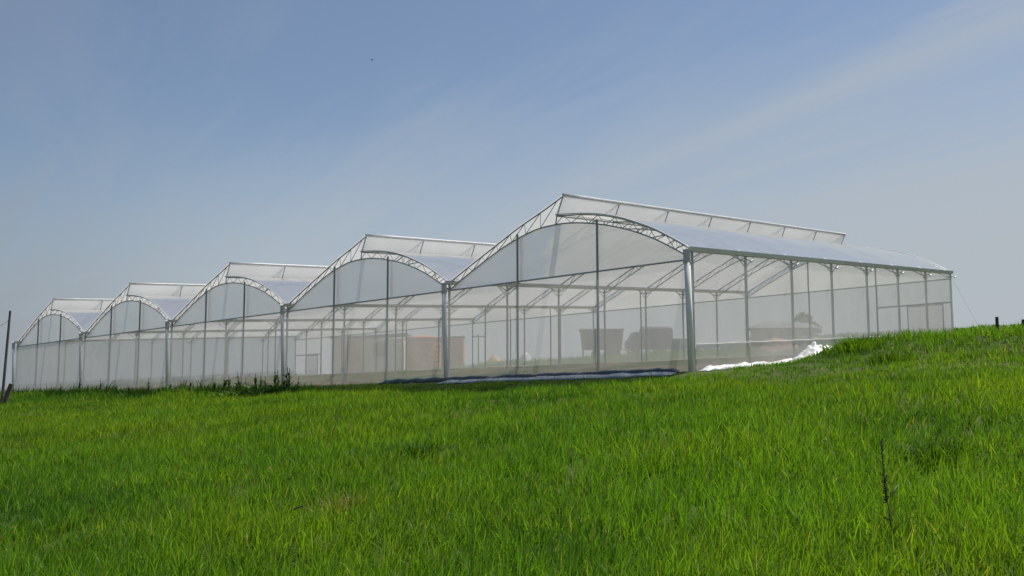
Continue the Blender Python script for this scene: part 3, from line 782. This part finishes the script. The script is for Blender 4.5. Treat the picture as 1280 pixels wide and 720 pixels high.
# ------------------------------------------------------------------ distant trees on the skyline
M['bark'] = surf('bark', (.10, .08, .06), (.07, .055, .045), 6, .9)
def leaf_cloud(n, cx, cy, cz, rx, rz, size, prof=None):
    a = rng.uniform(0, 2*np.pi, n); q = rng.random(n)**.5; hz_ = rng.uniform(-1, 1, n)
    k = np.sqrt(np.clip(1-hz_**2, 0, 1)) if prof is None else prof(hz_)
    lump = .75+.35*np.sin(3*a+hz_*4)
    x = cx+np.cos(a)*q*rx*k*lump; y = cy+np.sin(a)*q*rx*k*lump; z = cz+hz_*rz
    return x, y, z
def tree(px, depth, h, rx, label, dark):
    p = ground_at(px, depth); t = empty('tree', p, label, 'tree', 'small trees on the skyline')
    m = MB(); m.tube([(0, 0, -.3), (.05*h, 0, h*.45), (.02*h, 0, h*.85)], .05*h*.5, 6, .02)
    for k in range(5):
        a = k*1.3; m.tube([(.03*h, 0, h*(.35+.08*k)), (math.cos(a)*rx*.7, math.sin(a)*rx*.7, h*(.5+.09*k))], .02*h*.5, 4, .01)
    m.build('trunk', M['bark'], t)
    n = 420; x, y, z = leaf_cloud(n, 0, 0, h*.65, rx, h*.36, .3)
    ti = np.array([.035, .055, .022])*rng.uniform(.7, 1.5, (n, 1))*dark
    ch = blades_mesh('c', x, y, z, rng.uniform(.25, .5, n)*h/3, rng.uniform(.2, .4, n)*h/3, rng.uniform(0, 3.1, n), rng.uniform(.2, 1, n), rng.uniform(0, 6.2, n), ti, 2)
    o = build_blades('crown', [ch], M['leaf']); o.parent = t
for px_, dp_, h_, rx_, lb, dk in (
    (570, 190, 3.6, 1.8, 'broad low tree on the skyline between pump house and power pole', 1), (583, 205, 4.2, 1.5, 'rounded skyline tree just left of the power pole', 1),
    (608, 200, 4.0, 2.0, 'bushy skyline tree above the left flank of the sand mound', 1.1), (619, 210, 5.2, .6, 'thin upright skyline tree above the sand mound', .9),
    (654, 215, 4.8, .7, 'thin upright skyline tree above the white plastic bundle', .9), (677, 215, 4.2, .8, 'small slender skyline tree right of the white plastic bundle', .9),
    (693, 200, 3.6, 1.3, 'small round skyline tree left of the hopper trailer', 1), (714, 210, 3.8, .9, 'lone small skyline tree close to the left rim of the hopper trailer', 1),
    (956, 150, 3.0, 2.2, 'wide low tree at the left end of the long house', 1), (1004, 140, 4.2, 1.9, 'dark rounded tree behind the right end of the long house', .9),
    (1018, 150, 3.4, 1.4, 'smaller tree right of the long house', .9)):
    tree(px_, dp_, h_, rx_, lb, dk)

# ------------------------------------------------------------------ weeds
def weed_chunks(h, nl, lw, spread, tint, seedhead=True):
    """stalk with leaves; returns blade chunks for the leaves"""
    n = nl; z = np.linspace(.02, .72, n)*h; az = rng.uniform(0, 6.28, n); L = rng.uniform(.6, 1.2, n)*spread*(1-.4*z/h)
    ti = np.array(tint)*rng.uniform(.7, 1.3, (n, 1))
    return blades_mesh('w', np.zeros(n), np.zeros(n), z, L, np.full(n, lw)*rng.uniform(.7, 1.2, n), az+1.57, rng.uniform(.9, 1.9, n), az, ti, 3)
M['stalk'] = surf('green_stalk', (.08, .12, .03), (.06, .09, .025), 8, .7)
M['seed'] = surf('brown_seed_head', (.10, .085, .045), (.055, .048, .025), 40, .9)
def make_weed(h, nl, lw, spread, tint, headn, headr, name='tall_weed'):
    t = empty(name, (0, 0, 0))
    m = MB(); m.tube([(0, 0, -.1), (.015*h, 0, h*.5), (.04*h, .01, h)], .0055+.004*h, 5, .003); m.build('stalk', M['stalk'], t)
    ch = weed_chunks(h, nl, lw, spread, tint); o = build_blades('leaves', [ch], M['leaf']); o.parent = t
    m = MB()
    for k in range(headn):
        zz_ = h*(.72+.28*k/headn); a = k*2.4; r_ = headr*(1-.6*k/headn)*random.uniform(.5, 1.2); c = Vector((.04*h*zz_/h, 0, zz_))
        e = c+Vector((math.cos(a)*r_, math.sin(a)*r_, headr*.9)); m.tube([c, c.lerp(e, .5), e], headr*.22, 4, headr*.10)
    m.build('seed_head', M['seed'], t); return t
wv = [make_weed(.66, 22, .05, .26, (.06, .12, .02), 16, .026), make_weed(.86, 28, .045, .28, (.055, .11, .02), 22, .024), make_weed(.52, 26, .06, .26, (.07, .14, .02), 10, .020)]
used = [False]*3
wl = []
for px_, dpw, sc in ((363, 1.3, 1.35), (358, 2.6, 1.3), (340, 2.8, 1.2), (330, 3.2, 1.1), (312, 3.0, 1.2), (290, 3.2, 1.1), (356, 1.8, 1.15), (344, 1.6, 1.3), (333, 2.0, .9), (320, 1.5, 1.25), (309, 2.3, .9), (297, 1.7, 1.15), (288, 2.0, 1.0), (281, 1.4, 1.35), (275, 2.4, .85), (268, 1.8, 1.2), (251, 1.2, .9),
                     (240, 2.0, .8), (228, 1.5, 1.0), (214, 1.8, .85), (200, 1.4, .8), (188, 2.2, 1.0), (177, 1.6, .75), (163, 2.0, .85), (152, 1.4, .7), (139, 1.8, .8), (128, 1.5, .95), (112, 1.7, .7), (101, 2.0, 1.0), (92, 1.3, .7), (78, 1.8, .8), (66, 1.4, .75), (52, 1.7, .85), (44, 1.3, .95), (31, 1.6, .7), (372, 2.1, .8), (385, 2.4, .7), (301, 1.0, 1.0), (327, 1.1, 1.1), (349, 1.0, .95), (120, 1.1, .6)):
    # distance at which this column meets the strip just in front of the wall
    d = ray(px_, 440); d = d/d.y
    Dn = (-dpw+C0[0]*Vx+C0[1]*Vy)/(d.x*Vx+Vy); wl.append((px_, Dn, sc))
for i, (px_, Dn, sc) in enumerate(wl):
    k = (i*7+i//3) % 3
    o = copy_tree(wv[k]) if used[k] else wv[k]; used[k] = True
    p = ground_at(px_, Dn); o.location = p; o.scale = (sc*1.1, sc*1.1, sc); o.rotation_euler = (random.uniform(-.08, .08), random.uniform(-.1, .1), random.uniform(0, 6))
    tag(o, 'tall dark seeding weed standing on the grassy brow before the left bays', 'weed', 'tall weeds on the brow before the left bays')
for px_, dpw, n_, hh_, sp2, lb in ((345, 2.2, 420, .42, 1.5, 'bushy dark green weed clump at the right end of the weedy brow'), (300, 2.3, 380, .38, 1.6, 'broad green weed clump left of the tallest brow weeds'), (235, 1.9, 300, .30, 1.5, 'low leafy weed clump before the third bay from the left'), (130, 1.8, 260, .28, 1.6, 'low leafy weed clump before the second bay from the left')):
    dd = ray(px_, 440); dd = dd/dd.y; Dn = (-dpw+C0[0]*Vx+C0[1]*Vy)/(dd.x*Vx+Vy); p = ground_at(px_, Dn)
    az = rng.uniform(0, 6.28, n_); r_ = np.clip(np.abs(rng.normal(0, .4, n_)), 0, .9)*sp2; x, y = p.x+np.cos(az)*r_, p.y+np.sin(az)*r_*.6
    ch = blades_mesh('t', x, y, terrain(x, y), rng.uniform(.5, 1.2, n_)*hh_, rng.uniform(.7, 1.3, n_)*.05, rng.uniform(0, 3.1, n_), rng.uniform(.4, 1.5, n_), az, np.array([.05, .12, .02])*rng.uniform(.6, 1.4, (n_, 1)), 3)
    o = build_blades('weed_clump', [ch], M['leaf']); tag(o, lb, 'weed clump')
# lone dark dock plant in the foreground
t = empty('dock_plant', (0, 0, 0), 'tall dark seeding dock stalk alone in the right foreground grass', 'plant')
m = MB(); m.tube([(0, 0, -.1), (-.012, 0, .25), (-.03, 0, .5), (-.04, 0, .78)], .0045, 6, .002); m.build('stalk', M['seed'], t)
m = MB()
for z0, z1, n_, r_ in ((.36, .54, 60, .022), (.54, .70, 16, .012), (.70, .78, 16, .014)):
    for k in range(n_):
        z_ = z0+(z1-z0)*k/n_; a = k*2.4+random.random(); rr_ = r_*random.uniform(.4, 1.1); c = Vector((-.03, 0, z_)); e = c+Vector((math.cos(a)*rr_, math.sin(a)*rr_, random.uniform(-.012, .02)))
        m.tube([c, e, e+Vector((0, 0, .012))], .0045, 4, .002)
m.build('seed_head', M['seed'], t)
n = 10; ch = blades_mesh('w', np.zeros(n), np.zeros(n), np.linspace(.02, .4, n), rng.uniform(.1, .2, n), np.full(n, .03), rng.uniform(0, 6, n), rng.uniform(.5, 1.1, n), rng.uniform(0, 6, n), np.tile([.06, .10, .02], (n, 1)), 3)
o = build_blades('leaves', [ch], M['leaf']); o.parent = t
place(t, 1108, 6.6); t.rotation_euler = (0, R(-2), 0)
# coarse tufts in the pasture
def tuft(px_, dp_, n, h, spread, tint, label, lw=.012):
    p = ground_at(px_, dp_); az = rng.uniform(0, 6.28, n); r_ = np.clip(np.abs(rng.normal(0, .35, n)), 0, .55)*spread
    x, y = p.x+np.cos(az)*r_, p.y+np.sin(az)*r_
    ch = blades_mesh('t', x, y, terrain(x, y), rng.uniform(.5, 1.2, n)*h, rng.uniform(.6, 1.3, n)*lw, rng.uniform(0, 3.1, n), rng.uniform(.2, 1.0, n), az+rng.normal(0, .5, n), np.array(tint)*rng.uniform(.6, 1.3, (n, 1)), 3)
    o = build_blades('grass_tuft', [ch], M['blade']); tag(o, label, 'tuft')
tuft(1068, 24.6, 900, .30, 1.3, (.075, .15, .015), 'tall lush grass tuft beside the white plastic heap', .02)
tuft(1110, 22.5, 500, .32, 1.1, (.06, .12, .015), 'coarse grass tuft on the bank before the side screens', .016)
tuft(1165, 9.3, 380, .30, .5, (.04, .09, .012), 'dark coarse tuft in the right foreground meadow')
tuft(520, 13.0, 260, .26, .5, (.04, .10, .012), 'dark broad-leaved tuft in the middle of the meadow', .018)
tuft(820, 21.5, 300, .22, .9, (.28, .25, .12), 'patch of straw-coloured grass below the corner post')
tuft(425, 9.5, 150, .26, .5, (.26, .24, .08), 'pale dry tuft in the left middle of the meadow')
tuft(640, 5.4, 150, .34, .35, (.045, .11, .03), 'broad bluish-green tuft at the bottom middle', .018)
# bits lying in the grass
p = ground_at(377, 8.6)
m = MB(); m.tube([(-.045, 0, .0), (0, .01, .012), (.045, 0, .02)], .009, 6, .006); o = m.build('twig', M['wood_dark'], None); o.location = (p.x, p.y, p.z+.21); o.rotation_euler = (0, R(-8), 0); tag(o, 'short dark twig caught in the grass on the left', 'twig')
# ------------------------------------------------------------------ leafy crop on the far right skyline
def crop():
    xs, ys = [], []
    for row in range(26):
        dpt = 52+row*1.5
        X = np.arange(.30*dpt, .80*dpt, .16); X = X+rng.normal(0, .04, len(X)); xs.append(X); ys.append(np.full(len(X), dpt)+rng.normal(0, .1, len(X)))
    X = np.concatenate(xs); Y = np.concatenate(ys); a, b = uv_of(X, Y); k = (a < -.8) | (b > NV*S+1.5); X, Y = X[k], Y[k]
    nl = 12; X = np.repeat(X, nl); Y = np.repeat(Y, nl); n = len(X); az = rng.uniform(0, 6.28, n)
    X = X+np.cos(az)*.06; Y = Y+np.sin(az)*.06
    z = terrain(X, Y)+rng.uniform(.25, .80, n)
    ti = np.array([.06, .13, .03])*rng.uniform(.6, 1.5, (n, 1))
    ch = blades_mesh('crop', X, Y, z, rng.uniform(.16, .30, n), rng.uniform(.09, .15, n), az+1.57, rng.uniform(.6, 1.2, n), az, ti, 3)
    o = build_blades('crop', [ch], M['leaf']); tag(o, 'leafy green crop growing beyond the right end of the greenhouse', 'crop', kind='stuff')
crop()
# ------------------------------------------------------------------ a bird high in the sky
t = empty('bird', (0, 0, 0), 'tiny dark bird flying high in the upper left sky', 'bird')
bm = bmesh.new(); bmesh.ops.create_uvsphere(bm, u_segments=12, v_segments=8, radius=1)
for v in bm.verts:
    x = v.co.x; taper = 1-.45*abs(x)**1.5; v.co = Vector((x*.2, v.co.y*.055*taper, v.co.z*.05*taper))
    if x < -.6: v.co.z += .005
me = bpy.data.meshes.new('bird'); bm.to_mesh(me); bm.free(); me.materials.append(M['rubber']); o = bpy.data.objects.new('body', me); COL.objects.link(o); o.parent = t
for s_ in (-1, 1):
    m = MB(); m.v = [Vector(p) for p in ((.08, 0, .02), (-.06, 0, .02), (-.03, s_*.18, .09), (.08, s_*.18, .09), (-.09, s_*.40, .05), (.08, 0, .028), (-.06, 0, .028), (-.03, s_*.18, .098), (.08, s_*.18, .098))]
    m.f = [(0, 1, 2, 3), (3, 2, 4), (5, 8, 7, 6), (8, 4, 7)]; m.build('wing', M['rubber'], t)
m = MB(); m.v = [Vector(p) for p in ((-.17, -.02, 0), (-.17, .02, 0), (-.30, .06, 0), (-.30, -.06, 0), (-.23, 0, .012))]; m.f = [(0, 1, 2, 3), (0, 1, 4), (2, 3, 4)]; m.build('tail', M['rubber'], t)
d = ray(465, 75); t.location = d*150; t.rotation_euler = (0, 0, R(30))
